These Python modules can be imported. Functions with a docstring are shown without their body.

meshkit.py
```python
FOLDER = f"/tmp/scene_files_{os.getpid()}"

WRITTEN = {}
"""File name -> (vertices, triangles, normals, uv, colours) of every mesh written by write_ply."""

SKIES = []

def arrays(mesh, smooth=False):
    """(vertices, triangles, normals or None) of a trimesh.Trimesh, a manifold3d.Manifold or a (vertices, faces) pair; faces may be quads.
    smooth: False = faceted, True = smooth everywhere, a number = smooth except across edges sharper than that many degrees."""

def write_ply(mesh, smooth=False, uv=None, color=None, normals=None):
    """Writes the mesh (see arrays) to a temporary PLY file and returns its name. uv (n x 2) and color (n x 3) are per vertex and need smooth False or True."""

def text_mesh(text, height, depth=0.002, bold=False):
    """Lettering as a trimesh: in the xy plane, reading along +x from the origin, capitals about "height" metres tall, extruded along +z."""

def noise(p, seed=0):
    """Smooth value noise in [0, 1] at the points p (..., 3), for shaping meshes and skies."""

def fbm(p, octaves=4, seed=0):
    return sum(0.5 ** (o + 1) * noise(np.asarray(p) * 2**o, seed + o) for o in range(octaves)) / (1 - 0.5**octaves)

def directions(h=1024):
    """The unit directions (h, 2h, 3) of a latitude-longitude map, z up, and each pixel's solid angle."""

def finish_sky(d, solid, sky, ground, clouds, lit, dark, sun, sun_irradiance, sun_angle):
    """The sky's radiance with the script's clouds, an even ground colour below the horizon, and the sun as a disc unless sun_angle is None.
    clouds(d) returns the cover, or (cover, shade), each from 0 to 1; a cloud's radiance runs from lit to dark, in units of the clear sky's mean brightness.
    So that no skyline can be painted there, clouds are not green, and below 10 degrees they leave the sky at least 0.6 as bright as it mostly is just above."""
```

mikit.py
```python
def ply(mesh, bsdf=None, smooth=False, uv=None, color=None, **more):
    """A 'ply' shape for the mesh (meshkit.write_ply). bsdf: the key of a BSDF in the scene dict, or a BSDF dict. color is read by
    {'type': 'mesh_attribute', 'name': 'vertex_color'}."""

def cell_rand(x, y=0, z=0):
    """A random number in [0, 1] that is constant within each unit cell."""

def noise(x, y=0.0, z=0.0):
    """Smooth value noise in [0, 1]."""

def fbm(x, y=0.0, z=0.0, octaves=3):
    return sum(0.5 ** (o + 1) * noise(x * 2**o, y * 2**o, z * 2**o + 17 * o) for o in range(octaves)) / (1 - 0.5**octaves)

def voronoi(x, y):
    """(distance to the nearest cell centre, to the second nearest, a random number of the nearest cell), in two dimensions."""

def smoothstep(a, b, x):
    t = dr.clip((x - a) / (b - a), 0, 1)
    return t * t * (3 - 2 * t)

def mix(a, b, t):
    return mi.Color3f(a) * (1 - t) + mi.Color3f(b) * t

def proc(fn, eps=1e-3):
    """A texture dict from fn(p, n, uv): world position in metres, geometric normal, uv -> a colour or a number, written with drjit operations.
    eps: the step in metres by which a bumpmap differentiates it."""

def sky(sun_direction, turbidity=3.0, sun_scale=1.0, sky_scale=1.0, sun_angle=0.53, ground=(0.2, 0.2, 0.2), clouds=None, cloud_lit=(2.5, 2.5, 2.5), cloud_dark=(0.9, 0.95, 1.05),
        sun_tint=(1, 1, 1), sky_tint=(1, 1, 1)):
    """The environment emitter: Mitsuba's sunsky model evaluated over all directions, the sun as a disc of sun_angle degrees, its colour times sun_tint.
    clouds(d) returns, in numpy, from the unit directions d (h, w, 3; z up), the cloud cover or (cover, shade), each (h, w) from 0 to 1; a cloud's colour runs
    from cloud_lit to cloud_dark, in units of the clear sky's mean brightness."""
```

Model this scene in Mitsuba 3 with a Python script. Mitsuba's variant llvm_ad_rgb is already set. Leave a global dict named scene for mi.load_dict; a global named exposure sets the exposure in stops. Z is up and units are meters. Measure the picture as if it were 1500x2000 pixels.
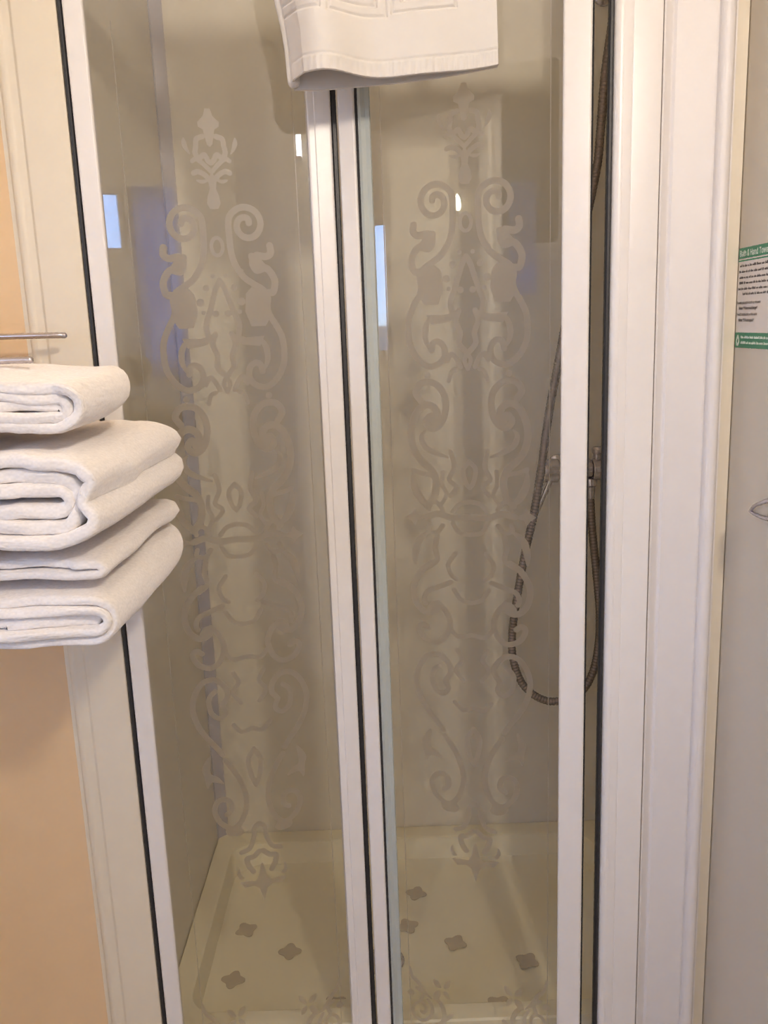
import math, random
import numpy as np, trimesh, mitsuba as mi, drjit as dr
import mikit, meshkit
from mikit import proc, noise, fbm, mix, smoothstep
from shapely.geometry import LineString, Polygon, Point, box as sbox
from shapely.ops import unary_union
from shapely import affinity

random.seed(4); np.random.seed(4)
T = mi.ScalarTransform4f
scene, labels = {}, {}
PI = math.pi

# ------------------------------------------------------------------ camera, light, exposure
exposure = 0.96
cam = [0, -1.34, 1.5]
scene['camera'] = {'type': 'perspective', 'fov': 47.61, 'fov_axis': 'x', 'near_clip': 0.02, 'far_clip': 100.0,
                   'to_world': T().look_at(origin=cam, target=[0, -1.34 + 0.9779, 1.5 - 0.2091], up=[0.0368, 0.2089, 0.9772])}
scene['sky'] = mikit.sky([-0.5, -0.3, 0.8], turbidity=3.0, sun_scale=0.0, sky_scale=1.0, ground=(0.3, 0.3, 0.28),
                         sky_tint=(0.75, 1.1, 1.7),
                         clouds=lambda d: (np.full(d.shape[:2], 0.35), np.full(d.shape[:2], 0.5)), cloud_lit=(2.0, 2.3, 2.7), cloud_dark=(0.8, 0.95, 1.15))
scene['sky']['scale'] = 14.0
LAMP = (580.0, 505.0, 425.0)                         # radiance of the warm bulbs of the wall lamp
LAMP_CEILING = (3.2, 2.7, 2.1)                  # opal dish on the ceiling
LAMP_SMALL = (30.0, 24.0, 15.0)

# ------------------------------------------------------------------ materials
def two(b): return {'type': 'twosided', 'b': b}
def rgb(*c): return {'type': 'rgb', 'value': list(c)}
def prin(col, rough=0.5, **k):
    d = {'type': 'principled', 'base_color': rgb(*col) if isinstance(col, tuple) else col, 'roughness': rough}
    d.update(k); return two(d)
def gloss(col, a=0.12):
    return two({'type': 'roughplastic', 'diffuse_reflectance': rgb(*col), 'alpha': a, 'int_ior': 1.5})

def peach(p, n, uv):
    return mix((0.70, 0.49, 0.285), (0.74, 0.53, 0.32), fbm(p.x * 9, p.y * 9, p.z * 5))
def cream_wall(p, n, uv):
    return mix((0.74, 0.715, 0.66), (0.77, 0.74, 0.685), fbm(p.x * 6, p.y * 6, p.z * 4))
def shower_wall(p, n, uv):
    return mix((0.75, 0.695, 0.58), (0.79, 0.735, 0.62), fbm(p.x * 5, p.y * 5, p.z * 3))
def terry(p, n, uv):
    return mix((0.69, 0.65, 0.615), (0.79, 0.745, 0.705), noise(p.x * 420, p.y * 420, p.z * 420))
def terry_bump(p, n, uv):
    return 0.0011 * noise(p.x * 480, p.y * 480, p.z * 480) + 0.0008 * noise(p.x * 160 + 7, p.y * 160, p.z * 160)

M = {
    'white_frame': gloss((0.78, 0.74, 0.71), 0.10),
    'white_trim': gloss((0.76, 0.72, 0.705), 0.22),
    'cream_trim': gloss((0.82, 0.73, 0.58), 0.25),
    'black_seal': prin((0.018, 0.018, 0.02), 0.45),
    'grey_seal': prin((0.42, 0.45, 0.42), 0.35),
    'peach_wall': prin(proc(peach), 0.75),
    'room_wall': prin(proc(cream_wall), 0.7),
    'door_cream': gloss((0.80, 0.725, 0.60), 0.3),
    'shower_wall': two({'type': 'roughplastic', 'diffuse_reflectance': proc(shower_wall), 'alpha': 0.25}),
    'strip': prin((0.46, 0.44, 0.48), 0.4),
    'tray': gloss((0.86, 0.79, 0.58), 0.2),
    'floor': prin((0.30, 0.26, 0.22), 0.6),
    'ceiling': prin((0.80, 0.77, 0.72), 0.8),
    'terry': two({'type': 'bumpmap', 'arbitrary': proc(terry_bump, 2e-4), 'scale': 1.0,
                  'b': {'type': 'principled', 'base_color': proc(terry), 'roughness': 0.95, 'sheen': 0.4}}),
    'mat': two({'type': 'bumpmap', 'arbitrary': proc(terry_bump, 2e-4), 'scale': 0.5,
                'b': {'type': 'principled', 'base_color': rgb(0.66, 0.625, 0.585), 'roughness': 0.95, 'sheen': 0.3}}),
    'chrome': two({'type': 'roughconductor', 'material': 'Cr', 'alpha': 0.07}),
    'hose': two({'type': 'roughconductor', 'material': 'Cr', 'alpha': 0.28, 'specular_reflectance': rgb(0.42, 0.37, 0.32)}),
    'glass': {'type': 'thindielectric', 'int_ior': 1.55, 'specular_transmittance': rgb(0.965, 0.965, 0.94)},
    'window_glass': {'type': 'thindielectric', 'int_ior': 1.5},
    'etch': {'type': 'principledthin', 'base_color': rgb(0.89, 0.84, 0.775), 'roughness': 0.38, 'spec_trans': 0.83,
             'diff_trans': 1.5, 'eta': 1.5},
    'green': prin((0.045, 0.21, 0.115), 0.5),
    'card': prin((0.72, 0.66, 0.60), 0.45),
    'ink': prin((0.10, 0.085, 0.08), 0.6),
    'white_ink': prin((0.62, 0.70, 0.60), 0.6),
    'sticker': prin((0.50, 0.43, 0.31), 0.6),
    'blue_cloth': {'type': 'principledthin', 'base_color': rgb(0.45, 0.55, 0.85), 'roughness': 0.9, 'diff_trans': 1.1},
    'net': {'type': 'principledthin', 'base_color': rgb(0.9, 0.88, 0.86), 'roughness': 0.9, 'diff_trans': 1.0},
    'olive': prin((0.17, 0.16, 0.10), 0.5),
    'metal': two({'type': 'roughconductor', 'material': 'Al', 'alpha': 0.2}),
    'shade_white': prin((0.85, 0.82, 0.76), 0.5),
}
scene.update({'mat_' + k: v for k, v in M.items()})

# ------------------------------------------------------------------ helpers
def numbered(name):
    k, n = name, 0
    while k in scene or any(x.startswith(k + '__') for x in scene) or k in labels:
        n += 1; k = f'{name}_{n:03d}'
    return k
def obj(name, mesh, mat, parent=None, smooth=30, label=None, **more):
    key = numbered((parent + '__' if parent else '') + name)
    scene[key] = mikit.ply(mesh, 'mat_' + mat, smooth=smooth, **more)
    if label: labels[key] = {'label': label}
    return key
def tag(key, label, cat=None, group=None, kind=None):
    labels[key] = {k: v for k, v in dict(label=label, category=cat, group=group, kind=kind).items() if v}
    return key
def thing(name, label, cat, group=None): return tag(numbered(name), label, cat, group)
def struct(name, mesh, mat, label, smooth=30): return tag(obj(name, mesh, mat, None, smooth), label, None, None, 'structure')

def cat(*m): return trimesh.util.concatenate(list(m))
def cbox(x0, x1, y0, y1, z0, z1, c=0.0):
    """A box with chamfered edges."""
    if c <= 0:
        return trimesh.creation.box(bounds=[[x0, y0, z0], [x1, y1, z1]])
    P = []
    for sx in (0, 1):
        for sy in (0, 1):
            for sz in (0, 1):
                p = np.array([[x0, x1][sx], [y0, y1][sy], [z0, z1][sz]])
                s = np.array([1 - 2 * sx, 1 - 2 * sy, 1 - 2 * sz]) * c
                for a in range(3):
                    q = p + s; q[a] = p[a]; P.append(q)
    return trimesh.convex.convex_hull(np.array(P))
def prism(pts, z0, z1):
    """A profile in plan, standing from z0 to z1."""
    m = trimesh.creation.extrude_polygon(pts if isinstance(pts, Polygon) else Polygon(pts), z1 - z0, engine='earcut')
    m.apply_translation([0, 0, z0]); return m
def catmull(P, n=12, closed=False):
    P = np.asarray(P, float)
    Q = np.vstack([P[-1], P, P[:2]]) if closed else np.vstack([2 * P[0] - P[1], P, 2 * P[-1] - P[-2]])
    out = []
    for i in range(1, len(Q) - 2):
        t = np.linspace(0, 1, n, endpoint=False)[:, None]
        a, b, c, d = Q[i - 1], Q[i], Q[i + 1], Q[i + 2]
        out.append(0.5 * (2 * b + (c - a) * t + (2 * a - 5 * b + 4 * c - d) * t ** 2 + (3 * b - a - 3 * c + d) * t ** 3))
    return np.vstack(out + ([] if closed else [P[-1:]]))
def tube(path, r, k=14, caps=True, closed=False):
    """A tube along a path; r a number or one per point; the ends rounded."""
    path = np.asarray(path, float); r = np.broadcast_to(np.asarray(r, float), len(path)).copy()
    if caps and not closed:
        t0 = path[0] - path[1]; t0 /= np.linalg.norm(t0); t1 = path[-1] - path[-2]; t1 /= np.linalg.norm(t1)
        a = np.array([0.97, 0.8, 0.5]) ; h = np.sqrt(1 - a ** 2)
        path = np.vstack([[path[0] + t0 * r[0] * h[i] for i in (2, 1, 0)], path, [path[-1] + t1 * r[-1] * h[i] for i in range(3)]])
        r = np.concatenate([r[0] * a[::-1], r, r[-1] * a])
    n = len(path)
    tan = np.roll(path, -1, 0) - np.roll(path, 1, 0) if closed else np.gradient(path, axis=0)
    tan /= np.linalg.norm(tan, axis=1, keepdims=True) + 1e-12
    u = np.cross(tan[0], [0.31, 0.2, 0.93]); u /= np.linalg.norm(u)
    ang = np.arange(k) * 2 * PI / k
    V = []
    for i in range(n):
        u = u - tan[i] * (u @ tan[i]); u /= np.linalg.norm(u); w = np.cross(tan[i], u)
        V.append(path[i] + r[i] * (np.cos(ang)[:, None] * u + np.sin(ang)[:, None] * w))
    V = np.vstack(V); F = []
    for i in range(n if closed else n - 1):
        a0, b0 = i * k, ((i + 1) % n) * k
        for j in range(k):
            F.append([a0 + j, a0 + (j + 1) % k, b0 + (j + 1) % k, b0 + j])
    F = np.array(F); tri = np.vstack([F[:, [0, 1, 2]], F[:, [0, 2, 3]]])
    if not closed:
        V = np.vstack([V, path[0], path[-1]]); e = []
        for j in range(k):
            e += [[2 * 0 + n * k, (j + 1) % k, j], [n * k + 1, (n - 1) * k + j, (n - 1) * k + (j + 1) % k]]
        tri = np.vstack([tri, e])
    m = trimesh.Trimesh(V, tri, process=False); m.fix_normals(); return m
def lathe(prof, origin, axis):
    """Profile [(r, h), ...] turned about the axis through origin."""
    m = trimesh.creation.revolve(np.array(prof, float), sections=28)
    m.apply_transform(trimesh.geometry.align_vectors([0, 0, 1], axis)); m.apply_translation(origin); return m
def loft(loops):
    """Closed loops of the same number of points, joined; first and last closed by a fan."""
    n = len(loops[0]); V = np.vstack(loops); F = []
    for i in range(len(loops) - 1):
        for j in range(n):
            F += [[i * n + j, i * n + (j + 1) % n, (i + 1) * n + (j + 1) % n], [i * n + j, (i + 1) * n + (j + 1) % n, (i + 1) * n + j]]
    c0, c1 = len(V), len(V) + 1
    V = np.vstack([V, loops[0].mean(0), loops[-1].mean(0)])
    for j in range(n):
        F += [[c0, (j + 1) % n, j], [c1, (len(loops) - 1) * n + j, (len(loops) - 1) * n + (j + 1) % n]]
    m = trimesh.Trimesh(V, np.array(F), process=False); m.fix_normals(); return m
def rrect(x0, x1, y0, y1, r, k=8):
    P = []
    for cx, cy, a in ((x1 - r, y1 - r, 0), (x0 + r, y1 - r, 90), (x0 + r, y0 + r, 180), (x1 - r, y0 + r, 270)):
        for t in np.linspace(0, 90, k): P.append([cx + r * math.cos(math.radians(a + t)), cy + r * math.sin(math.radians(a + t))])
    return np.array(P)
def flat(poly):
    """A polygon (x, z) as a flat sheet in the plane y = 0, facing -y."""
    out = []
    for g in getattr(poly, 'geoms', [poly]):
        if g.area < 1e-9: continue
        v, f = trimesh.creation.triangulate_polygon(g, engine='earcut')
        out.append(trimesh.Trimesh(np.c_[v[:, 0], v[:, 0] * 0, v[:, 1]], f, process=False))
    return cat(*out)
def slab(poly, axis, at, thick):
    """A polygon with holes as a wall: axis 'x' (poly in y, z) or 'y' (poly in x, z), from at to at + thick."""
    m = trimesh.creation.extrude_polygon(poly, abs(thick), engine='earcut')
    v = m.vertices.copy(); h = min(at, at + thick)
    m.vertices = np.c_[v[:, 2] + h, v[:, 0], v[:, 1]] if axis == 'x' else np.c_[v[:, 0], v[:, 2] + h, v[:, 1]]
    m.fix_normals(); return m

# ------------------------------------------------------------------ the room
ZC = 2.75; XL, XR, YB = -1.4, 0.55, -2.9
struct('floor', cbox(XL - .1, XR + .15, YB - .1, 0.05, -0.1, 0), 'floor', 'brown bathroom floor below the frame')
struct('ceiling', cbox(XL - .1, XR + .15, YB - .1, 0.9, ZC, ZC + .1), 'ceiling', 'white ceiling above the frame')
struct('wall_front', slab(sbox(XL - .1, 0, XR + .14, ZC).difference(sbox(-0.49, -1, XR + .2, ZC - .12)), 'y', 0.012, 0.06), 'peach_wall',
       'peach painted wall to the left of the shower')
wl = sbox(YB - .1, 0, 0.012, ZC).difference(sbox(-1.95, 1.0, -1.25, 2.15))
struct('wall_left', slab(wl, 'x', XL - .08, .08), 'room_wall', 'cream wall with a tall window, left of the camera')
wb = sbox(XL, 0, XR + .14, ZC).difference(unary_union([sbox(-.29, 1.87, .03, 2.16), sbox(-1.33, 1.35, -1.17, 2.03), sbox(.06, 1.36, .25, 2.15), sbox(-.525, 1.64, -.405, 2.12)]))
struct('wall_back', slab(wb, 'y', YB - .08, .08), 'room_wall', 'cream wall behind the camera')
struct('wall_right', cat(cbox(XR, XR + .14, YB - .1, -0.80, 0, ZC), cbox(XR + .032, XR + .14, -.80, .07, 0, ZC), cbox(XR, XR + .14, -.80, .07, 2.06, ZC)),
       'room_wall', 'cream wall on the right')
# windows of the room
def window(name, rect, axis, at, label, bars=()):
    (a0, z0, a1, z1) = rect
    fr = slab(sbox(a0, z0, a1, z1).difference(sbox(a0 + .025, z0 + .025, a1 - .025, z1 - .025)), axis, at, .05)
    w = struct(name, fr, 'white_trim', label)
    obj('pane', sheet(axis, at + .025, (a0 + .02, z0 + .02, a1 - .02, z1 - .02)), 'window_glass', w, False)
    for b in bars:
        obj('glazing_bar', cbox(at + .012, at + .04, b - .015, b + .015, z0 + .02, z1 - .02, .003) if axis == 'x' else cbox(b - .012, b + .012, at + .012, at + .04, z0 + .02, z1 - .02, .003), 'white_trim', w)
    return w
def sheet(axis, at, r):
    a0, z0, a1, z1 = r
    v = np.array([[a0, z0], [a1, z0], [a1, z1], [a0, z1]])
    V = np.c_[np.full(4, at), v] if axis == 'x' else np.c_[v[:, 0], np.full(4, at), v[:, 1]]
    return trimesh.Trimesh(V, [[0, 1, 2], [0, 2, 3]], process=False)
window('window_1', (-.29, 1.87, .03, 2.16), 'y', YB - .07, 'small high window reflected in the left glass')
window('window_2', (-1.95, 1.0, -1.25, 2.15), 'x', XL - .07, 'tall window in the left wall', bars=(-1.6,))
w3 = window('window_3', (-1.33, 1.35, -1.17, 2.03), 'y', YB - .07, 'narrow window reflected beside the middle stile')

window('window_4', (.06, 1.36, .25, 2.15), 'y', YB - .07, 'tall window behind the pale blue curtain')
window('window_5', (-.525, 1.64, -.405, 2.12), 'y', YB - .07, 'short window behind the short blue curtain')

# the shower cubicle
SX0, SX1, SY = -0.472, 0.56, 0.76
struct('wall_shower_back', cbox(SX0 - .06, SX1 + .06, SY, SY + .06, 0, ZC), 'shower_wall', 'beige back wall inside the shower')
struct('wall_shower_left', cbox(SX0 - .06, SX0, .072, SY, 0, ZC), 'shower_wall', 'beige left wall inside the shower')
struct('wall_shower_right', cbox(SX1, SX1 + .06, .072, SY, 0, ZC), 'shower_wall', 'beige right wall inside the shower')
struct('trim_3', prism([(SX0, SY), (SX0, SY - .022), (SX0 + .004, SY - .024), (SX0 + .026, SY - .004), (SX0 + .026, SY)], .17, ZC), 'strip',
       'grey lavender strip up the back left corner of the shower')

# trims beside the shower
def arc(cx, cy, r, a0, a1, k=7):
    return [(cx + r * math.cos(math.radians(t)), cy + r * math.sin(math.radians(t))) for t in np.linspace(a0, a1, k)]
left_prof = [(-.432, .012)] + [(-.432, .004)] + arc(-.435, .003, .003, 0, -90, 4) + [(-.470, -.0015), (-.492, .000)] + arc(-.494, .004, .004, -90, -150, 4) + \
            [(-.500, .0035)] + arc(-.515, .014, .012, -60, -180, 9) + [(-.530, .0125), (-.535, .0125)]
struct('trim_1', prism(left_prof, 0, ZC), 'cream_trim', 'wide cream jamb cover between the peach wall and the shower')
right_prof = [(.4215, .012), (.4215, .0045), (.424, .0035), (.4335, .0085), (.4365, .0085), (.440, .006), (.490, .004), (.4965, .0035), (.499, .0045)] + \
             arc(.511, .0045, .0115, 180, 360, 13) + [(.5255, .0045), (.526, .07), (.4735, .07), (.4735, .012)]
struct('trim_2', prism(right_prof, 0, ZC), 'white_trim', 'white moulded trim between the shower and the right-hand door')
struct('trim_4', prism([(.5265, .070), (.5265, .026), (.530, .021), (.5485, .021), (.5495, .027), (.5495, .070)], 0, 2.05), 'door_cream', 'narrow cream strip between the trim and the right-hand door')

# ------------------------------------------------------------------ shower enclosure: fixed frame
ZF0, ZF1 = 0.10, 2.05
fr = thing('shower_enclosure', 'fixed white surround of the shower doors with black seals', 'shower enclosure')
obj('jamb', prism([(-.472, .060), (-.472, .013), (-.431, .013), (-.431, .020), (-.4235, .020), (-.4235, .060)], ZF0, ZF1), 'white_frame', fr)
obj('seal', prism([(-.4315, .019), (-.4312, .0015)] + arc(-.4275, .0015, .0037, 180, 360, 7) + [(-.4238, .019)], ZF0 + .04, ZF1 - .03), 'black_seal', fr)
jr = [(.472, .072), (.4185, .012), (.4195, .012), (.4195, .002)] + arc(.4175, .002, .002, 0, -90, 3) + [(.400, -.0005), (.379, -.0005), (.377, .0003), (.375, -.0005), (.364, -.0008)] + \
     arc(.362, .010, .0108, -80, -180, 9) + [(.3505, .020), (.36, .072)]
obj('jamb', prism([(.472, .060), (.472, .013)] + jr[2:-2] + [(.3512, .0125), (.372, .0125), (.372, .060)], ZF0, ZF1), 'white_frame', fr)
obj('seal', prism([(.3508, .0120), (.3508, .006), (.3485, .003), (.3455, .003), (.3435, .005), (.3435, .0120)], ZF0 + .04, ZF1 - .03), 'black_seal', fr)
obj('head_rail', cbox(-.4235, .3505, .004, .110, ZF1 - .038, ZF1, .003), 'white_frame', fr)
obj('sill', cbox(-.4235, .3505, .006, .091, ZF0 + .02, ZF0 + .055, .003), 'white_frame', fr)

# ------------------------------------------------------------------ the two door leaves
H1, H2, H3 = np.array([-.423, 0.]), np.array([-.0525, .075]), np.array([.319, 0.])
def leaf_matrix(a, b):
    t = (b - a) / np.linalg.norm(b - a)
    m = np.eye(4); m[:2, 0] = t; m[:2, 1] = [-t[1], t[0]]; m[:2, 3] = a      # local x along the leaf, local y into the shower
    return m
ZD0, ZD1 = 0.160, 2.008
# the ornament, drawn once: half of it, as distance from its axis and height along the leaf
HY = [160, 400, 700, 1000, 1300, 1705, 1950, 2060]
ZV = [1.8444, 1.6734, 1.4456, 1.2005, .9361, .5444, .2853, .165]
KV = [.000748, .000769, .000797, .000827, .000860, .000908, .000940, .000955]
def to_leaf(P):
    P = np.asarray(P, float)
    return np.c_[P[:, 0] * np.interp(P[:, 1], HY, KV), np.interp(P[:, 1], HY, ZV)]
def stroke(P, w, smooth=True, taper=False):
    P = catmull(P, 8) if smooth and len(P) > 2 else np.asarray(P, float)
    Q = to_leaf(P); k = .00083 * 1.25
    if not taper: return LineString(Q).buffer(w * k / 2, quad_segs=4)
    n = len(Q); ws = w * np.sin(np.linspace(.25, PI - .25, n)) * k / 2
    return unary_union([LineString(Q[i:i + 2]).buffer(max(ws[i], .0006), quad_segs=3) for i in range(n - 1)])
def blob(P): return Polygon(catmull(to_leaf(P), 5, closed=True)).buffer(0)
def poly(P): return Polygon(to_leaf(P)).buffer(0)
def spiral(cx, cy, r0, r1, a0, a1, w, tail=(), sy=1.1):
    t = np.linspace(0, 1, 34); r = r0 + (r1 - r0) * t ** .7; a = np.radians(a0 + (a1 - a0) * t)
    P = np.c_[cx + r * np.cos(a), cy + sy * r * np.sin(a)]
    return stroke(np.vstack([P[::2], np.asarray(tail, float)]) if len(tail) else P[::2], w)
def half_ornament():
    S = []
    # finial
    S += [poly([(0, 155), (5, 159), (9, 174), (21, 186), (20, 195), (11, 200), (8, 216), (5, 230), (0, 234)]),
          blob([(50, 216), (54, 227), (49, 240), (39, 249), (43, 236), (45, 226)]),
          stroke([(13, 214), (25, 219), (27, 232), (29, 247), (22, 256), (12, 250), (5, 262), (0, 266)], 7),
          stroke([(36, 262), (28, 258), (15, 268), (0, 284)], 6), stroke([(35, 286), (26, 283), (13, 290), (3, 302)], 7),
          stroke([(30, 300), (20, 303), (8, 300)], 5, taper=True),
          poly([(0, 284), (8, 298), (6, 318), (11, 332), (13, 347), (8, 357), (0, 358)])]
    # first big scroll
    S += [spiral(60, 390, 6, 36, 330, -180, 9, [(25, 418), (27, 445), (33, 468), (48, 492), (66, 506), (84, 518), (92, 534), (90, 552), (93, 568), (105, 590), (115, 615),
                 (117, 645), (113, 672), (99, 698), (78, 713), (57, 709), (45, 694), (47, 674), (58, 664), (68, 668), (71, 682)])]
    S += [stroke([(62, 612), (76, 622), (83, 640), (82, 662), (72, 682)], 9, taper=True),
          poly([(92, 528), (62, 512), (50, 524), (46, 560), (56, 590), (84, 590), (96, 570)]),
          poly([(80, 610), (44, 612), (22, 604), (19, 616), (38, 626), (70, 630)]),
          stroke([(103, 432), (104, 446), (94, 453), (76, 450)], 10), stroke([(66, 452), (72, 470), (95, 477), (108, 499), (104, 522), (94, 524)], 10),
          blob([(70, 446), (60, 466), (72, 486), (96, 478), (90, 466)])]
    a = np.linspace(0, 2 * PI, 25)
    S += [LineString(to_leaf(np.c_[11 * np.cos(a), 432 + 17 * np.sin(a)])).buffer(.0026)]
    S += [stroke([(0, 498), (8, 512), (15, 534), (24, 562)], 8), stroke([(24, 562), (32, 584), (30, 604)], 8)]
    for h, y, r in ((13, 489, 4), (27, 512, 6), (40, 540, 7), (44, 480, 4), (35, 560, 4), (12, 563, 6), (80, 730, 6)):
        q = to_leaf([(h, y)])[0]; S.append(Point(*q).buffer(r * .00083, quad_segs=4))
    S += [stroke([(16, 604), (22, 624), (14, 648), (16, 670), (0, 690)], 8), stroke([(40, 704), (32, 690), (22, 700), (14, 716)], 7),
          stroke([(0, 690), (6, 704), (0, 720)], 6), stroke([(22, 720), (32, 724), (38, 742)], 6)]
    # hook and the S scroll under it
    S += [stroke([(94, 779), (104, 762), (91, 745), (65, 747), (47, 770), (46, 802), (56, 826), (72, 834), (84, 822), (76, 809), (69, 818)], 10),
          stroke([(69, 820), (62, 808), (66, 794), (82, 787), (100, 798), (112, 826), (114, 854), (106, 882), (90, 902), (74, 917), (66, 940), (70, 968), (84, 988)], 11),
          stroke([(86, 838), (94, 850), (87, 869), (66, 882), (42, 891)], 9, taper=True), stroke([(36, 880), (30, 910), (40, 935), (26, 950), (38, 968)], 7),
          stroke([(112, 918), (110, 946), (98, 972), (80, 990)], 12, taper=True), stroke([(66, 935), (76, 926), (96, 922), (112, 916)], 7),
          stroke([(52, 920), (54, 945), (46, 965), (56, 985)], 6), stroke([(0, 900), (12, 915), (8, 940), (0, 952)], 7)]
    # star at half height
    S += [poly([(128, 1010), (116, 1018), (109, 1027), (104, 1016), (84, 1011), (104, 1004), (109, 993), (116, 1003)]),
          stroke([(86, 1010), (62, 1004), (36, 1012), (0, 1010)], 10), stroke([(54, 996), (66, 981), (82, 984), (80, 996)], 7), stroke([(54, 1026), (66, 1040), (82, 1036), (80, 1025)], 7),
          stroke([(34, 1000), (20, 985), (0, 980)], 7), stroke([(34, 1022), (22, 1040), (0, 1044)], 7)]
    # lower half
    S += [stroke([(80, 1036), (101, 1054), (109, 1078), (110, 1100)], 12, taper=True), stroke([(66, 1048), (70, 1070), (66, 1092), (84, 1106)], 8),
          stroke([(76, 1098), (96, 1112), (110, 1134), (114, 1156), (106, 1182), (88, 1196), (70, 1190), (66, 1177)], 10),
          stroke([(40, 1136), (66, 1146), (86, 1154), (93, 1168), (90, 1178)], 8), stroke([(30, 1080), (44, 1100), (40, 1120), (28, 1130)], 7),
          stroke([(78, 1196), (82, 1188), (72, 1178), (56, 1186), (45, 1204), (43, 1220), (52, 1244), (70, 1256), (93, 1248), (104, 1228), (96, 1220), (86, 1226)], 9),
          stroke([(54, 1330), (43, 1315), (47, 1297), (65, 1281), (88, 1284), (106, 1308), (111, 1334), (104, 1362), (90, 1386), (72, 1408), (60, 1424)], 9),
          stroke([(66, 1304), (76, 1312), (80, 1324), (75, 1345), (60, 1355), (48, 1346), (54, 1330)], 8), stroke([(30, 1270), (20, 1290), (32, 1310), (18, 1330)], 7),
          stroke([(34, 1150), (20, 1170), (0, 1176)], 7), stroke([(40, 1230), (26, 1244), (0, 1240)], 7), stroke([(36, 1370), (20, 1385), (0, 1380)], 7)]
    S += [stroke([(56, 1436), (44, 1452), (29, 1480), (21, 1512), (25, 1540), (37, 1562), (54, 1569), (75, 1553), (83, 1531), (77, 1514), (64, 1510), (52, 1518), (51, 1534), (60, 1540)], 9),
          blob([(84, 1424), (101, 1444), (98, 1462), (94, 1486), (84, 1474), (62, 1480), (72, 1466), (86, 1456)]),
          stroke([(0, 1420), (12, 1440), (8, 1470), (0, 1490)], 8)]
    # pendant
    S += [stroke([(0, 1566), (10, 1574), (12, 1592), (22, 1614), (38, 1620)], 8), stroke([(4, 1622), (16, 1632), (28, 1634), (26, 1648), (18, 1662)], 9),
          blob([(44, 1652), (49, 1662), (44, 1674), (36, 1672), (42, 1664)]), blob([(40, 1566), (64, 1570), (60, 1582), (40, 1586), (30, 1578)]),
          poly([(0, 1722), (8, 1698), (18, 1691), (36, 1692), (46, 1680), (32, 1680), (14, 1682), (7, 1670), (3, 1650), (0, 1646)])]
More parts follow.
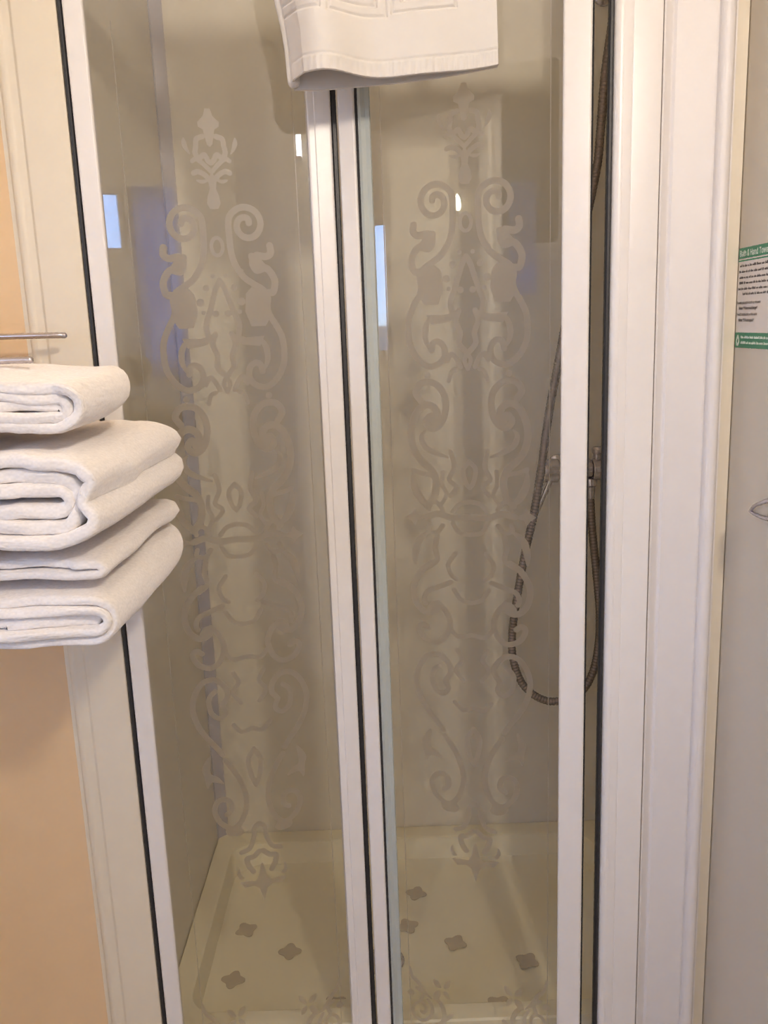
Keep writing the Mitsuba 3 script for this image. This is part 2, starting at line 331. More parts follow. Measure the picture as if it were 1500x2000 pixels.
    # corner sprays at the foot of the pane, and the fine border line
    S += [stroke([(133, 1902), (129, 1920), (116, 1934), (104, 1952), (92, 1962)], 8, taper=True), stroke([(120, 1944), (108, 1952), (112, 1966)], 7)]
    for dx, dy in ((-11, -13), (12, -12), (-9, 11), (13, 14)):
        S.append(blob([(69 + dx * .25, 1942 + dy * .25), (69 + dx * 1.2, 1942 + dy * .5), (69 + dx * 1.5, 1942 + dy * 1.6), (69 + dx * .5, 1942 + dy * 1.2)]))
    S += [spiral(112, 1986, 4, 24, 90, 90 + 520, 6), Point(*to_leaf([(132, 1954)])[0]).buffer(.0065), stroke([(84, 1960), (72, 1972), (66, 1992), (70, 2010)], 8),
          stroke([(50, 1990), (62, 2000), (78, 2016), (70, 2040)], 7)]
    S += [LineString([(.126, ZD0 + .05), (.126, ZD1 - .05)]).buffer(.0005)]
    return unary_union([s for s in S if not s.is_empty])
half = half_ornament()
ornament = unary_union([half, affinity.scale(half, -1, 1, origin=(0, 0))]).buffer(.0002).simplify(.00012)

def leaf(a, b, label, left):
    m = leaf_matrix(a, b); L = float(np.linalg.norm(b - a))
    k = thing('shower_door_leaf', label, 'shower door', 'folding leaves of the shower door')
    def part(name, mesh, mat, smooth=30, label=None):
        mesh = mesh.copy(); mesh.apply_transform(m); return obj(name, mesh, mat, k, smooth, label)
    def stile(u0, u1, step):
        # rounded aluminium section with a shallow step on the glass side
        s = [(u0, .012), (u0, -.004)] + arc(u0 + .004, -.004, .004, 180, 270, 5)
        if step > 0: s += [(u1 - .012, -.008), (u1 - .0105, -.0065), (u1 - .003, -.0065)] + arc(u1 - .003, -.0035, .003, -90, 0, 4) + [(u1, .012)]
        elif step < 0: s = [(u0, .012)] + arc(u0 + .003, -.0035, .003, 180, 270, 4) + [(u0 + .0105, -.0065), (u0 + .012, -.008)] + arc(u1 - .004, -.004, .004, -90, 0, 5) + [(u1, .012)]
        else: s += arc(u1 - .004, -.004, .004, -90, 0, 5) + [(u1, .012)]
        return prism(s, ZD0, ZD1)
    if left:
        part('stile', stile(.000, .0285, 0), 'white_frame'); part('stile', stile(.3345, .3715, -1), 'white_frame')
        g0, g1, ax, dz = .0285, .3345, .1885, -.0225
        part('seal', prism([(.3717, .012), (.3717, -.003), (.3735, -.005), (.3785, -.005), (.380, -.003), (.380, .012)], ZD0, ZD1), 'black_seal')
    else:
        part('stile', stile(.0055, .0325, 0), 'white_frame'); part('stile', stile(.338, .379, 0), 'white_frame')
        g0, g1, ax, dz = .0355, .338, .1953, 0.
        part('seal', prism([(.0327, .012), (.0327, -.0045), (.0345, -.006), (.036, -.0045), (.036, .012)], ZD0, ZD1), 'black_seal')
        part('edge_strip', prism([(.0362, .011), (.0362, -.004), (.041, -.0055), (.047, -.002), (.0535, -.002), (.0545, .000), (.0545, .002), (.044, .004), (.044, .011)], ZD0 + .03, ZD1 - .03), 'grey_seal', 30, 'grey green sealing strip')
        part('edge_seal', prism([(.3792, .012), (.3792, .000), (.3805, -.001), (.3815, .000), (.3815, .012)], ZD0, ZD1), 'black_seal')
    part('rail', cbox(g0, g1, -.006, .011, ZD0, ZD0 + .028, .002), 'white_frame'); part('rail', cbox(g0, g1, -.006, .011, ZD1 - .032, ZD1, .002), 'white_frame')
    part('pane', sheet('y', .003, (g0 - .002, ZD0 + .026, g1 + .002, ZD1 - .03)), 'glass', False, 'clear glass pane')
    e = affinity.translate(ornament, ax, dz).intersection(sbox(g0 + .003, ZD0 + .030, g1 - .003, ZD1 - .034))
    f = flat(e); f.apply_translation([0, .0022, 0])
    part('etched_ornament', f, 'etch', False, 'frosted scroll ornament etched on the glass')
leaf(H1, H2, 'left glass leaf of the folding shower door, its scrolls half behind the towels', True)
leaf(H2, H3, 'right glass leaf of the folding shower door, the shower hose seen through it', False)

# ------------------------------------------------------------------ shower tray
tr = thing('shower_tray', 'cream shower tray inside the cubicle, below the glass doors', 'shower tray')
lp = lambda x0, x1, y0, y1, r, z: np.c_[rrect(x0, x1, y0, y1, r), np.full(32, z)]
X0, X1, Y0, Y1 = SX0 + .001, SX1 - .001, .0925, SY - .001
loops = [lp(X0, X1, Y0, Y1, .004, 0.001), lp(X0, X1, Y0, Y1, .004, .186), lp(X0 + .003, X1 - .003, Y0 + .003, Y1 - .003, .004, .190)]
loops += [lp(X0 + .04, X1 - .05, Y0 + .040, Y1 - .045, .05, .190), lp(X0 + .046, X1 - .056, Y0 + .046, Y1 - .051, .055, .186), lp(X0 + .055, X1 - .07, Y0 + .055, Y1 - .065, .07, .136),
          lp(X0 + .07, X1 - .085, Y0 + .07, Y1 - .085, .08, .124), lp(X0 + .13, X1 - .16, Y0 + .12, Y1 - .15, .09, .1205), lp(-.085, .015, .30, .40, .049, .113)]
obj('basin', loft(loops), 'tray', tr, 25)
obj('drain', lathe([(0, 0), (.04, 0), (.044, .002), (.044, .004), (.038, .006), (0, .0065)], [-.035, .35, .1125], [0, 0, 1]), 'chrome', tr)
def flower(cx, cy, z, r, rot):
    a = np.linspace(0, 2 * PI, 48, endpoint=False); rr = r * (.84 + .16 * np.cos(4 * a + rot))
    p = Polygon(np.c_[cx + rr * np.cos(a), cy + rr * np.sin(a)])
    mm = trimesh.creation.extrude_polygon(p, .0012, engine='earcut'); mm.apply_translation([0, 0, z]); return mm
spots = [(-.250, .385, 'under the lower left scrolls'), (-.365, .300, 'near the front left corner of the tray'), (.045, .575, 'at the back of the tray, right of the middle stile'), (.127, .395, 'in the middle of the right leaf view'),
         (.279, .325, 'near the right end of the tray'), (.200, .205, 'at the front of the tray, below the right leaf'), (-.140, .225, 'at the front of the tray, left of the middle stile'), (-.36, .46, 'near the left wall of the tray'), (.02, .46, 'just behind the drain')]
for i, (x, y, w) in enumerate(spots):
    d = max(abs(x + .035) - .05, abs(y - .35) - .05, 0)
    z = .114 + .0072 * min(d / .28, 1) + .0012
    tag(obj('nonslip_sticker', flower(x, y, z, .027, i * .6), 'sticker', None, 40), f'brown flower-shaped non-slip sticker {w}', 'sticker', 'flower stickers on the shower tray')

# ------------------------------------------------------------------ shower mixer and hose
mx = thing('shower_mixer', 'chrome bar shower mixer on the back wall, half hidden by the right stile', 'shower mixer')
YM = .69; zc = 1.151
obj('body', lathe([(0, 0), (.019, 0), (.021, .003), (.021, .075), (.019, .078), (0, .078)], [.416, YM, zc], [1, 0, 0]), 'chrome', mx)
obj('lever_knob', cat(lathe([(0, 0), (.022, 0), (.027, .004), (.028, .012), (.028, .036), (.026, .039), (0, .039)], [.376, YM, zc], [1, 0, 0])), 'chrome', mx)
obj('lever', tube(catmull([(.392, YM - .012, 1.128), (.380, YM - .022, 1.105), (.364, YM - .030, 1.072), (.351, YM - .034, 1.046)], 5), [.008] * 6 + [.0062] * 10, 12), 'chrome', mx, 40)
obj('knob', lathe([(0, 0), (.024, 0), (.026, .003), (.026, .026), (.023, .029), (0, .03)], [.495, YM, zc], [1, 0, 0]), 'chrome', mx)
obj('diverter', lathe([(0, 0), (.0095, 0), (.0095, .014), (.013, .018), (.0135, .026), (.010, .031), (0, .032)], [.507, YM, zc + .022], [0, 0, 1]), 'chrome', mx)
obj('outlet', lathe([(0, 0), (.013, 0), (.015, .004), (.015, .016), (.010, .020), (.009, .048), (.0075, .05), (0, .05)], [.493, YM, zc - .022], [0, 0, -1]), 'chrome', mx)
for x in (.428, .482):
    obj('wall_flange', lathe([(0, 0), (.028, 0), (.027, .006), (.014, .012), (.012, .05), (0, .05)], [x, SY - .0005, zc], [0, -1, 0]), 'chrome', mx)
HP = [(.522, .655, 2.16), (.5165, .66, 2.099), (.511, .69, 2.008), (.503, .69, 1.895), (.494, .69, 1.81), (.447, .685, 1.593), (.416, .68, 1.424), (.390, .67, 1.295), (.367, .655, 1.151), (.351, .655, 1.053), (.332, .67, .952), (.314, .68, .837), (.304, .69, .745), (.307, .69, .678),
      (.329, .69, .616), (.367, .69, .578), (.412, .69, .565), (.470, .69, .583), (.501, .69, .630), (.516, .69, .700), (.519, .69, .790), (.508, .69, .907), (.497, .69, 1.010), (.4925, .69, 1.074)]
P = catmull(HP, 14); d = np.r_[0, np.cumsum(np.linalg.norm(np.diff(P, axis=0), axis=1))]
s = np.linspace(0, d[-1], 1150); P = np.c_[[np.interp(s, d, P[:, i]) for i in range(3)]].T
tag(obj('shower_hose', tube(P, .0094 + .0006 * np.sin(np.arange(len(P)) * PI / 2), 12), 'hose', None, True), 'ribbed metal shower hose looping down behind the right glass leaf', 'shower hose')
hb = thing('shower_handset', 'chrome hand shower in its wall bracket above the frame', 'shower head')
obj('bracket', lathe([(0, 0), (.022, 0), (.022, .008), (.012, .014), (.012, .085), (.017, .09), (.017, .12), (0, .12)], [.522, SY - .0005, 2.19], [0, -1, 0]), 'chrome', hb)
obj('handle', tube([(.522, .655, 2.155), (.522, .648, 2.22), (.522, .60, 2.34)], [.011, .013, .012], 14), 'chrome', hb, 40)
obj('spray_head', lathe([(0, 0), (.042, 0), (.046, .006), (.040, .02), (.016, .034), (0, .036)], [.522, .565, 2.34], [0, .55, .83]), 'chrome', hb)

# ------------------------------------------------------------------ towels on their rack
def towel_mesh(xr, width, z0, z1, y0, y1, t, seed, turns, wob=.004, sq=2.6, droop=0.0, lift=0.0, rise=0.0, phase=0.0, rot=0.0):
    """A folded and rolled towel lying along y: a flattened spiral of cloth, its near end at y0."""
    rng = np.random.default_rng(seed)
    cx, cz, RX, RZ = xr - width / 2, (z0 + z1) / 2, width / 2 - t / 2, (z1 - z0) / 2 - t / 2
    pitch = min(t * 1.22, RZ / turns)
    th = np.linspace(0, turns * 2 * PI, int(150 * turns)); k = th / (2 * PI)
    rx, rz = RX - pitch * k * 1.05, np.maximum(RZ - pitch * k, .002)
    a = -th - PI * .42 + phase
    c, s_ = np.cos(a), np.sin(a); e = 2 / sq
    flat_ = np.maximum(rx - rz, .001)
    x = np.clip(c * (flat_ + rz) * 1.0, -flat_, flat_) ; per = 4 * flat_ + 2 * PI * rz
    q_ = np.mod(a / (2 * PI), 1.0) * per                             # arc length round the stadium, from the right end upwards
    h1, h2 = PI * rz / 2, PI * rz / 2 + 2 * flat_
    h3, h4 = h2 + PI * rz, h2 + PI * rz + 2 * flat_
    x = np.select([q_ < h1, q_ < h2, q_ < h3, q_ < h4], [flat_ + rz * np.cos(q_ / rz), flat_ - (q_ - h1), -flat_ - rz * np.sin((q_ - h2) / rz), -flat_ + (q_ - h3)], flat_ + rz * np.sin((q_ - h4) / rz))
    z = np.select([q_ < h1, q_ < h2, q_ < h3, q_ < h4], [rz * np.sin(q_ / rz), rz, rz * np.cos((q_ - h2) / rz), -rz], -rz * np.cos((q_ - h4) / rz))
    P = np.c_[x, z]
    d = np.r_[0, np.cumsum(np.linalg.norm(np.diff(P, axis=0), axis=1))]
    n = int(d[-1] / .006); s = np.linspace(0, d[-1], n); P = np.c_[np.interp(s, d, P[:, 0]), np.interp(s, d, P[:, 1])]
    k = np.interp(s, d, k)
    fr_ = np.clip(k * 1.3, 0, 1)
    f1 = meshkit.fbm(np.c_[P[:, 0] * 22 + seed, P[:, 1] * 30, k * .8], 2, seed) - .5
    P[:, 1] += wob * 4 * f1 * fr_ * np.clip(1 - np.abs(P[:, 0]) / (RX * 1.02), .15, 1)
    P[:, 0] += wob * 4 * (meshkit.fbm(np.c_[P[:, 1] * 40, k * 1.1, P[:, 0] * 9 + 5], 2, seed + 3) - .5) * fr_
    tan = np.gradient(P, axis=0); tan /= np.linalg.norm(tan, axis=1, keepdims=True) + 1e-9
    nor = np.c_[-tan[:, 1], tan[:, 0]]
    ys = np.r_[0, .0015, .004, .008, np.linspace(.016, (y1 - y0) - .02, 34), (y1 - y0) - .012, (y1 - y0) - .005, (y1 - y0) - .001, y1 - y0]
    W = y1 - y0; L = []
    for y in ys:
        ed = min(y, W - y); r = (t * .5) * (1.0 if ed > .008 else .35 + .65 * math.sqrt(max(0, 1 - (1 - ed / .008) ** 2)))
        A, B = P + nor * r, P - nor * r
        cap0 = P[0] - tan[0] * r * .8; cap1 = P[-1] + tan[-1] * r * .8
        L.append(np.c_[np.vstack([cap0, A, cap1, B[::-1]]), np.full(2 * n + 2, y)])
    ny, m = len(ys), 2 * n + 2
    V = np.array(L)                                                    # (ny, m, [x, z, y])
    X, Z, Y = V[..., 0], V[..., 1], V[..., 2]
    q = np.c_[X.ravel() * 11 + seed, Y.ravel() * 9, Z.ravel() * 11]
    X = X + .009 * (meshkit.fbm(q, 2, seed + 11).reshape(X.shape) - .5) * 2; Z = Z + .0035 * (meshkit.fbm(q + 31, 2, seed + 12).reshape(X.shape) - .5) * 2
    Y = Y + .010 * (meshkit.fbm(np.c_[X.ravel() * 16, Z.ravel() * 26, Z.ravel() * 0 + seed], 2, seed + 5).reshape(X.shape) - .5) * 2 * np.clip(1 - Y / (W * .4), 0, 1)
    kk = np.concatenate([[k[0]], k, [k[-1]], k[::-1]])[None, :]
    Y = Y + .007 * np.sin(kk * 4.1 + seed) * (kk > .75) * np.clip(1 - Y / (W * .3), 0, 1)
    f = Y / W
    tuck = 1 - .10 * np.clip((f - .8) / .2, 0, 1) ** 2.2
    X = X * np.where(X > 0, tuck, 1); Z = Z * (1 - .16 * np.clip((f - .82) / .18, 0, 1) ** 2)
    X2 = X + rot * f; Z2 = Z * (1 + lift * f) + droop * f * f * np.clip(X / RX, 0, 1) + rise * f
    fz = .0011 * (meshkit.noise(np.c_[X.ravel() * 260, Z.ravel() * 260, Y.ravel() * 260], seed).reshape(X.shape) - .5)
    VV = np.c_[(X2 + cx + fz).ravel(), (Y + y0).ravel(), (Z2 + cz + fz).ravel()]
    F = []
    i = np.arange(ny - 1)[:, None] * m; j = np.arange(m)[None, :]; j2 = (j + 1) % m
    quads = np.stack([i + j, i + j2, i + m + j2, i + m + j], -1).reshape(-1, 4)
    F = [quads[:, [0, 1, 2]], quads[:, [0, 2, 3]]]
    for base in (0, (ny - 1) * m):                                     # the two cut ends, left side to right side of the cloth
        a_ = base + 1 + np.arange(n); b_ = base + m - 1 - np.arange(n)
        qd = np.stack([a_[:-1], a_[1:], b_[1:], b_[:-1]], -1)
        F += [qd[:, [0, 1, 2]], qd[:, [0, 2, 3]], [[base, a_[0], b_[0]], [base + n + 1, a_[-1], b_[-1]]]]
    def face(fs, want):                                                # all faces turned the same way, outwards
        fs = np.vstack(fs); nn = np.cross(VV[fs[:, 1]] - VV[fs[:, 0]], VV[fs[:, 2]] - VV[fs[:, 0]])
        return fs[:, ::-1] if (nn @ want).sum() < 0 else fs
    side = np.vstack(F[:2]); vol = np.einsum('ij,ij->', VV[side[:, 0]], np.cross(VV[side[:, 1]], VV[side[:, 2]]))
    c0 = face(F[2:5], np.array([0, -1, 0])); c1 = face(F[5:8], np.array([0, 1, 0]))
    cen = VV.mean(0); vv = VV - cen
    vol = sum(np.einsum('ij,ij->', vv[f_[:, 0]], np.cross(vv[f_[:, 1]], vv[f_[:, 2]])) for f_ in (side,))
    tri_vol = sum(np.einsum('ij,ij->', vv[f_[:, 0]], np.cross(vv[f_[:, 1]], vv[f_[:, 2]])) for f_ in (c0, c1))
    if vol + tri_vol < 0: side = side[:, ::-1]
    return trimesh.Trimesh(VV, np.vstack([side, c0, c1]), process=False)
TW = [('bottom white bath towel of the stack, rolled in flat layers', dict(xr=-.281, width=.45, z0=1.164, z1=1.240, y0=-.455, y1=-.085, t=.0115, seed=3, turns=2.9, sq=2.3, rot=.012, lift=.12)),
      ('thin white hand towel squeezed second from the bottom of the stack', dict(xr=-.286, width=.44, z0=1.2385, z1=1.274, y0=-.440, y1=-.095, t=.0105, seed=8, turns=1.5, sq=2.4, rot=.004, wob=.002, lift=.05)),
      ('thick white bath towel, second from the top of the stack', dict(xr=-.272, width=.47, z0=1.2725, z1=1.396, y0=-.462, y1=-.088, t=.0155, seed=14, turns=3.5, sq=2.35, rot=.010, wob=.008)),
      ('smaller white towel rolled on top of the stack, under the chrome rods', dict(xr=-.291, width=.41, z0=1.3945, z1=1.464, y0=-.448, y1=-.215, t=.0125, seed=21, turns=2.8, sq=2.4, wob=.009, rot=-.006, lift=.05, rise=.009))]
for lab, kw in TW:
    tag(obj('folded_towel', towel_mesh(**kw), 'terry', None, True), lab, 'towel', 'white towels stacked on the rack')
rk = thing('towel_rack', 'chrome towel rack on the peach wall above and below the towels', 'towel rack')
for y in (-.33, -.27, -.21, -.15, -.085):
    obj('shelf_rod', tube([(-.80, y, 1.156), (-.36, y, 1.156)], .0050), 'chrome', rk, 40)
for x in (-.79, -.40):
    obj('shelf_bearer', tube([(x, -.33, 1.1465), (x, -.04, 1.1465), (x, .0115, 1.1465)], .0050), 'chrome', rk, 40)
obj('rod', tube(catmull([(-.80, -.06, 1.506), (-.62, -.06, 1.505), (-.50, -.06, 1.504), (-.462, -.058, 1.5035), (-.452, -.054, 1.503)], 6), .0042), 'chrome', rk, 40)
obj('rod', tube(catmull([(-.80, -.30, 1.4762), (-.62, -.30, 1.4762), (-.43, -.30, 1.4762), (-.409, -.30, 1.4758)], 6), .0042), 'chrome', rk, 40)
for y, z in ((-.06, 1.506), (-.30, 1.4762)):
    obj('upright', tube([(-.795, y, z), (-.795, y, 1.15)], .005), 'chrome', rk, 40)
for x in (-.79, -.40):
    obj('wall_plate', lathe([(0, 0), (.022, 0), (.022, .004), (.010, .008), (0, .008)], [x, .0118, 1.1465], [0, -1, 0]), 'chrome', rk)
obj('wall_arm', tube([(-.795, -.30, 1.472), (-.795, .0115, 1.472)], .005), 'chrome', rk, 40)

# ------------------------------------------------------------------ bath mat over a rail
rl = thing('door_rail', 'white rail hooked over the shower frame, holding the bath mat above the frame', 'towel rail')
obj('bar', tube([(-.20, -.062, 2.135), (.24, -.062, 2.135)], .009), 'white_trim', rl, 40)
for x in (-.19, .23):
    obj('hook', cat(cbox(x - .009, x + .009, -.062, .116, 2.052, 2.055), cbox(x - .009, x + .009, -.003, .0005, 2.052, 2.125), cbox(x - .009, x + .009, -.062, 0, 2.122, 2.126)), 'white_trim', rl)
def mat_layer(front):
    """One hanging layer of the folded mat; the front one bellies out at the left and carries the woven key squares."""
    nu, nz = 300, 280; U, Zz = np.meshgrid(np.linspace(0, 1, nu), np.linspace(0, 1, nz))
    w = Zz                                                           # 0 at the hem, 1 at the rail
    xl = -.1035 - .030 * w ** .8 + .004 * np.sin(w * 9); xr_ = .1795 - .006 * w
    X = xl + (xr_ - xl) * U
    belly = np.exp(-((U - .17) / .17) ** 2) * np.clip(U / .07, 0, 1) ** .6
    if front: Y = -.0465 - .068 * belly * (1 - .5 * w) - .012 * (1 - w) * np.exp(-((U - .5) / .3) ** 2) - .004 * np.sin(U * 11 + 1) * (1 - w)
    else: Y = -.0335 + .000 * U - .003 * np.sin(U * 7) * (1 - w)
    Y = Y * (1 - w ** 6) + (-.075 if front else -.050) * w ** 6
    zb = 1.828 + .016 * U ** 1.5 - (.004 if front else .001) * np.sin(U * PI) + .003 * np.exp(-(U / .08) ** 2) - (0 if front else .007 * (1 - U) ** .7)
    Z = zb + (2.146 - zb) * w
    return U, w, X, Y, Z
def mat_solid(front):
    U, w, X, Y, Z = mat_layer(front); t = .0048; dz = Z - Z[0:1]
    g = np.zeros_like(X)
    hem = smoothstep_np(.0215, .019, dz)
    g -= .0016 * np.exp(-((dz - .0205) / .0016) ** 2)
    g += hem * .0005 * np.sin(X * 2 * PI / .0085)
    # squared key blocks woven into the pile
    for (x0, x1, zb, tilt) in ((-.048, .027, .076, 0.0), (.036, .122, .080, .0), (-.150, -.060, .078, .0)):
        for k, ins in enumerate((0, .0135, .026)):
            a0, a1, b0, b1 = x0 + ins, x1 - ins, zb + ins, zb + .085 - ins
            if a1 - a0 < .006: continue
            inside = (X > a0 - .002) & (X < a1 + .002) & (dz > b0 - .002) & (dz < b1 + .002)
            dd = np.minimum(np.minimum(np.abs(X - a0), np.abs(X - a1)), np.minimum(np.abs(dz - b0), np.abs(dz - b1)))
            if k == 1: dd = np.where((X > a1 - .020) & (dz > b0 + .010) & (dz < b0 + .026), 1, dd)
            g += np.where(inside, -.0034 * np.exp(-(dd / .0017) ** 2), 0)
    nzv, nuv = X.shape
    A = np.stack([X, Y - t / 2 - g * (1 if front else 0), Z], -1).reshape(-1, 3); B = np.stack([X, Y + t / 2, Z], -1).reshape(-1, 3)
    idx = np.arange(nzv * nuv).reshape(nzv, nuv); N = nzv * nuv
    q = np.stack([idx[:-1, :-1], idx[:-1, 1:], idx[1:, 1:], idx[1:, :-1]], -1).reshape(-1, 4)
    ring = np.r_[idx[0, :-1], idx[:-1, -1], idx[-1, :0:-1], idx[:0:-1, 0]]; r2 = np.roll(ring, -1)
    qq = np.vstack([q, q[:, ::-1] + N, np.stack([r2, ring, ring + N, r2 + N], -1)])
    mm = trimesh.Trimesh(np.vstack([A, B]), np.vstack([qq[:, [0, 1, 2]], qq[:, [0, 2, 3]]]), process=False); mm.fix_normals(); return mm
def smoothstep_np(a, b, x):
    t = np.clip((x - a) / (b - a), 0, 1); return t * t * (3 - 2 * t)
bm = thing('bath_mat', 'white cotton bath mat with woven key squares, hanging folded in front of the shower door', 'bath mat')
obj('front_layer', mat_solid(True), 'mat', bm, True); obj('back_layer', mat_solid(False), 'mat', bm, True)
zz = np.linspace(1.833, 2.13, 30); w_ = (zz - 1.833) / .297
foldp = np.c_[-.1035 - .030 * w_ ** .8 + .004 * np.sin(w_ * 9) + .001, -.041 - .02 * w_ ** 6, zz]
obj('fold', tube(foldp, .0085, 12), 'mat', bm, True)

# ------------------------------------------------------------------ right-hand door with its notice and handle
d1 = struct('door_1', cbox(XR, XR + .031, -.79, .028, .01, 2.05, .0015), 'door_cream', 'cream flush door at the right edge, carrying a green notice')
up = catmull([(.546, -.0737, 1.2102), (.542, -.0977, 1.2232), (.539, -.1226, 1.2322), (.536, -.1532, 1.2421), (.535, -.185, 1.246), (.537, -.205, 1.238)], 8)
lo = catmull([(.546, -.0737, 1.2102), (.546, -.090, 1.2091), (.545, -.1115, 1.2100), (.543, -.141, 1.2135), (.540, -.175, 1.221), (.537, -.205, 1.238)], 8)
obj('handle', tube(np.vstack([up, lo[::-1][1:]]), np.r_[np.linspace(.0022, .0042, len(up)), np.linspace(.0042, .0022, len(lo) - 1)], 12), 'chrome', d1, 40, 'chrome loop handle')
obj('handle_rose', lathe([(0, 0), (.014, 0), (.014, .008), (.008, .012), (0, .014)], [XR - .0002, -.205, 1.238], [-1, 0, 0]), 'chrome', d1, 40, 'round chrome handle rose')
nt = thing('towel_notice', 'notice card with green bands about bath and hand towels, stuck to the right-hand door', 'sign')
NY, NW = .020, .134; Xn = XR - .0004
def on_door(mesh, y, z, lift):
    """A mesh in the xy plane put on the door: its x runs towards the camera, its y up."""
    v = mesh.vertices.copy(); o = mesh.copy(); o.vertices = np.c_[Xn - lift - v[:, 2], y - v[:, 0], z + v[:, 1]]; o.fix_normals(); return o
def plate(y0, wid, z0, z1, lift, th=.0003):
    return cbox(Xn - lift - th, Xn - lift, y0 - wid, y0, z0, z1)
obj('card', plate(NY, NW, 1.448, 1.594, -.0004, .0006), 'card', nt)
obj('band', plate(NY, NW, 1.5785, 1.594, .0003), 'green', nt, label='green heading band')
obj('band', plate(NY, NW, 1.5745, 1.5765, .0003), 'green', nt)
obj('band', plate(NY, NW, 1.448, 1.4705, .0003), 'green', nt, label='green foot band with a white mark')
def text(s, y, z, h, mat, bold=False, squash=1.0):
    t_ = meshkit.text_mesh(s, h, .0002, bold=bold); t_.vertices[:, 0] *= squash
    obj('lettering', on_door(t_, y, z, .0008), mat, nt)
text('Bath & Hand Towels', NY - .004, 1.5818, .0085, 'white_ink', True, .95)
rng = random.Random(7)
for r_, (z, ind) in enumerate([(1.5665, .006), (1.5580, .004), (1.5495, .006), (1.5415, .006), (1.5330, .003), (1.5255, .020)]):
    words, y = [], NY - ind; end = NY - NW + ind
    while y > end:
        w_ = rng.uniform(.006, .016); w_ = min(w_, y - end + .001)
        n = max(2, int(w_ / .0024))
        for c_ in range(n):                                        # blurred small print: one little bar per character
            h_ = rng.choice((.0024, .0024, .0036)); yy = y - c_ * .0024
            words.append(cbox(Xn - .0005, Xn - .0003, yy - .0019, yy, z, z + h_))
        y -= n * .0024 + .0022
    obj('small_print', cat(*words), 'ink', nt, False)
text('Towels placed in bath or shower', NY - .001, 1.5125, .0040, 'ink', False, 1.0)
text('Mean "Please exchange"', NY - .010, 1.5045, .0040, 'ink', True, 1.0)
text('Towels replaced on the rack', NY - .001, 1.4955, .0040, 'ink', False, 1.0)
text('Mean "I\'ll use again"', NY - .010, 1.4870, .0040, 'ink', True, 1.0)
for z, sd in ((1.4620, 3), (1.4540, 5)):
    rng = random.Random(sd); y = NY - .022; words = []
    while y > NY - .115:
        n = rng.randint(3, 7)
        for c_ in range(n):
            words.append(cbox(Xn - .0010, Xn - .0006, y - .0020, y, z, z + rng.choice((.0026, .0026, .0038)))); y -= .0025
        y -= .0022
    obj('small_print', cat(*words), 'white_ink', nt, False)
drop = Polygon(catmull([(0, .0085), (.0055, .001), (.0045, -.0065), (0, -.0085), (-.0045, -.0065), (-.0055, .001)], 6, closed=True)).difference(Polygon(catmull([(0, .003), (.0024, -.001), (0, -.0045), (-.0024, -.001)], 6, closed=True)))
mk = trimesh.creation.extrude_polygon(drop, .0002, engine='earcut'); obj('mark', on_door(mk, NY - .011, 1.459, .0008), 'white_ink', nt)

# ------------------------------------------------------------------ the room behind the camera, seen only as reflections in the glass
wlmp = thing('wall_lamp', 'twin-bulb wall lamp on the right wall, reflected in the left glass leaf', 'lamp')
LY, LZ = -1.60, 2.125
obj('back_plate', cbox(XR - .012, XR - .0005, LY - .06, LY + .06, LZ - .09, LZ - .03, .004), 'metal', wlmp)
for x_ in (XR - .060, XR - .102):
    obj('arm', tube([(x_, LY, LZ - .068), (XR - .011, LY, LZ - .068)], .005), 'metal', wlmp, 40)
    obj('cup', lathe([(0, 0), (.009, 0), (.011, .006), (.011, .016), (0, .016)], [x_, LY, LZ - .066], [0, 0, 1]), 'metal', wlmp)
    b = obj('bulb', lathe([(0, 0), (.0085, .002), (.009, .006), (.009, .104), (.006, .111), (0, .113)], [x_, LY, LZ - .050], [0, 0, 1]), 'shade_white', wlmp)
    scene[b]['emitter'] = {'type': 'area', 'radiance': rgb(*LAMP)}
ld = thing('ceiling_lamp', 'round opal lamp on the ceiling above the frame', 'lamp')
obj('base', lathe([(0, 0), (.15, 0), (.15, .02), (0, .02)], [.02, -.95, ZC - .0005], [0, 0, -1]), 'shade_white', ld)
b = obj('shade', lathe([(.14, 0), (.138, .02), (.11, .045), (.05, .058), (0, .06)], [.02, -.95, ZC - .021], [0, 0, -1]), 'shade_white', ld)
scene[b]['emitter'] = {'type': 'area', 'radiance': rgb(*LAMP_CEILING)}
cl = thing('candle_lamp', 'small candle lamp on the back wall, a bright spot in the right glass leaf', 'lamp')
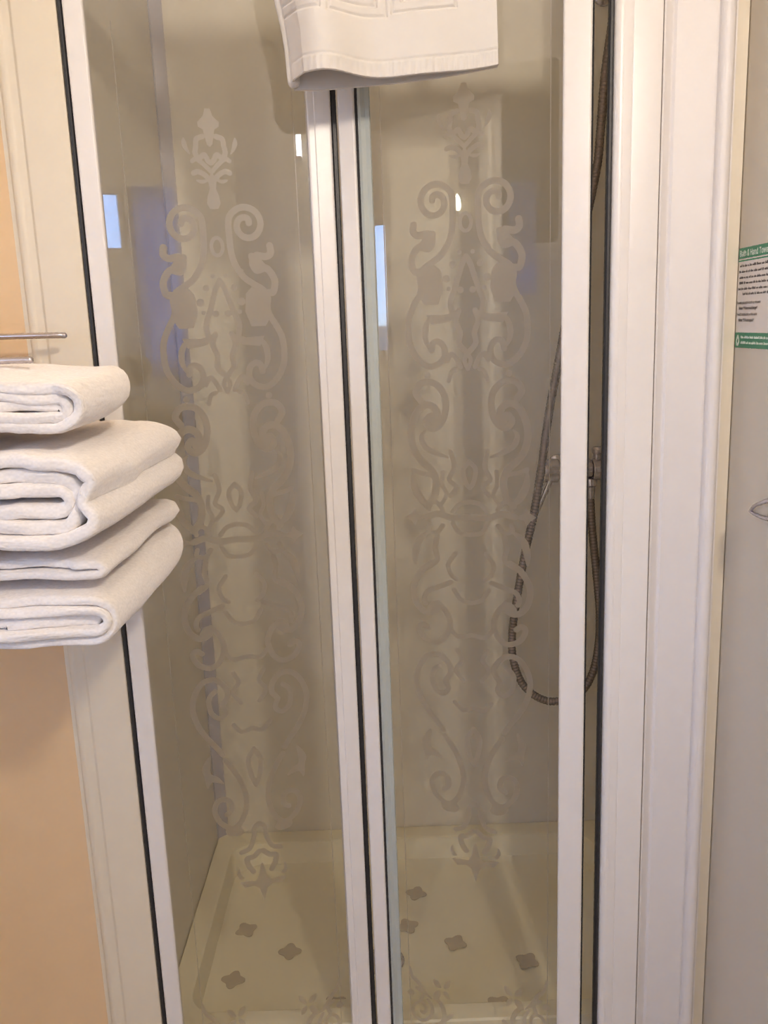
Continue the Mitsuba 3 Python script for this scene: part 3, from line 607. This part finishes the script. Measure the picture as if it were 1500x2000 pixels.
obj('bracket', cat(cbox(-.80, -.76, YB + .0005, YB + .012, 1.97, 2.03, .003), tube([(-.78, YB + .01, 2.0), (-.78, YB + .06, 1.995), (-.78, YB + .07, 2.025)], .005)), 'metal', cl)
b = obj('bulb', lathe([(0, 0), (.012, 0), (.019, .02), (.015, .05), (.004, .075), (0, .077)], [-.78, YB + .07, 2.028], [0, 0, 1]), 'shade_white', cl)
scene[b]['emitter'] = {'type': 'area', 'radiance': rgb(*LAMP_SMALL)}
def curtain(x0, x1, z0, z1, y, mat):
    n = 60; x = np.linspace(x0, x1, n); yy = y + .012 * np.sin((x - x0) / (x1 - x0) * 2 * PI * 4)
    V = np.vstack([np.c_[x, yy, np.full(n, z0)], np.c_[x, yy, np.full(n, z1)]]); i = np.arange(n - 1)
    return trimesh.Trimesh(V, np.vstack([np.c_[i, i + 1, i + 1 + n], np.c_[i, i + 1 + n, i + n]]), process=False)
tag(obj('curtain', curtain(.06, .25, 1.30, 2.16, YB + .04, 'blue_cloth'), 'blue_cloth', None, True), 'pale blue curtain reflected as a blue streak in the left glass leaf', 'curtain')
tag(obj('curtain', curtain(-.53, -.40, 1.62, 2.13, YB + .065, 'blue_cloth'), 'blue_cloth', None, True), 'short pale blue curtain reflected as blue patches in the right glass leaf', 'curtain')
ob = thing('framed_board', 'dark olive board in a cream frame, reflected high in the right leaf', 'board')
obj('board', cbox(-.58, -.30, YB + .001, YB + .012, 1.85, 2.66, .002), 'olive', ob)
obj('frame', slab(Polygon(rrect(-.61, -.27, 1.82, 2.69, .03)).difference(Polygon(rrect(-.575, -.305, 1.855, 2.655, .03))), 'y', YB + .001, .02), 'shade_white', ob)
hr = thing('hook_rail', 'white hook rail with small hooks, reflected below the olive board', 'hook rail')
obj('board', cbox(-.60, -.29, YB + .0005, YB + .018, 1.765, 1.80, .003), 'shade_white', hr)
for x in (-.54, -.46, -.38):
    obj('hook', tube(catmull([(x, YB + .018, 1.79), (x, YB + .04, 1.785), (x, YB + .045, 1.772), (x, YB + .05, 1.785)], 5), .0035, 8), 'metal', hr, 40)
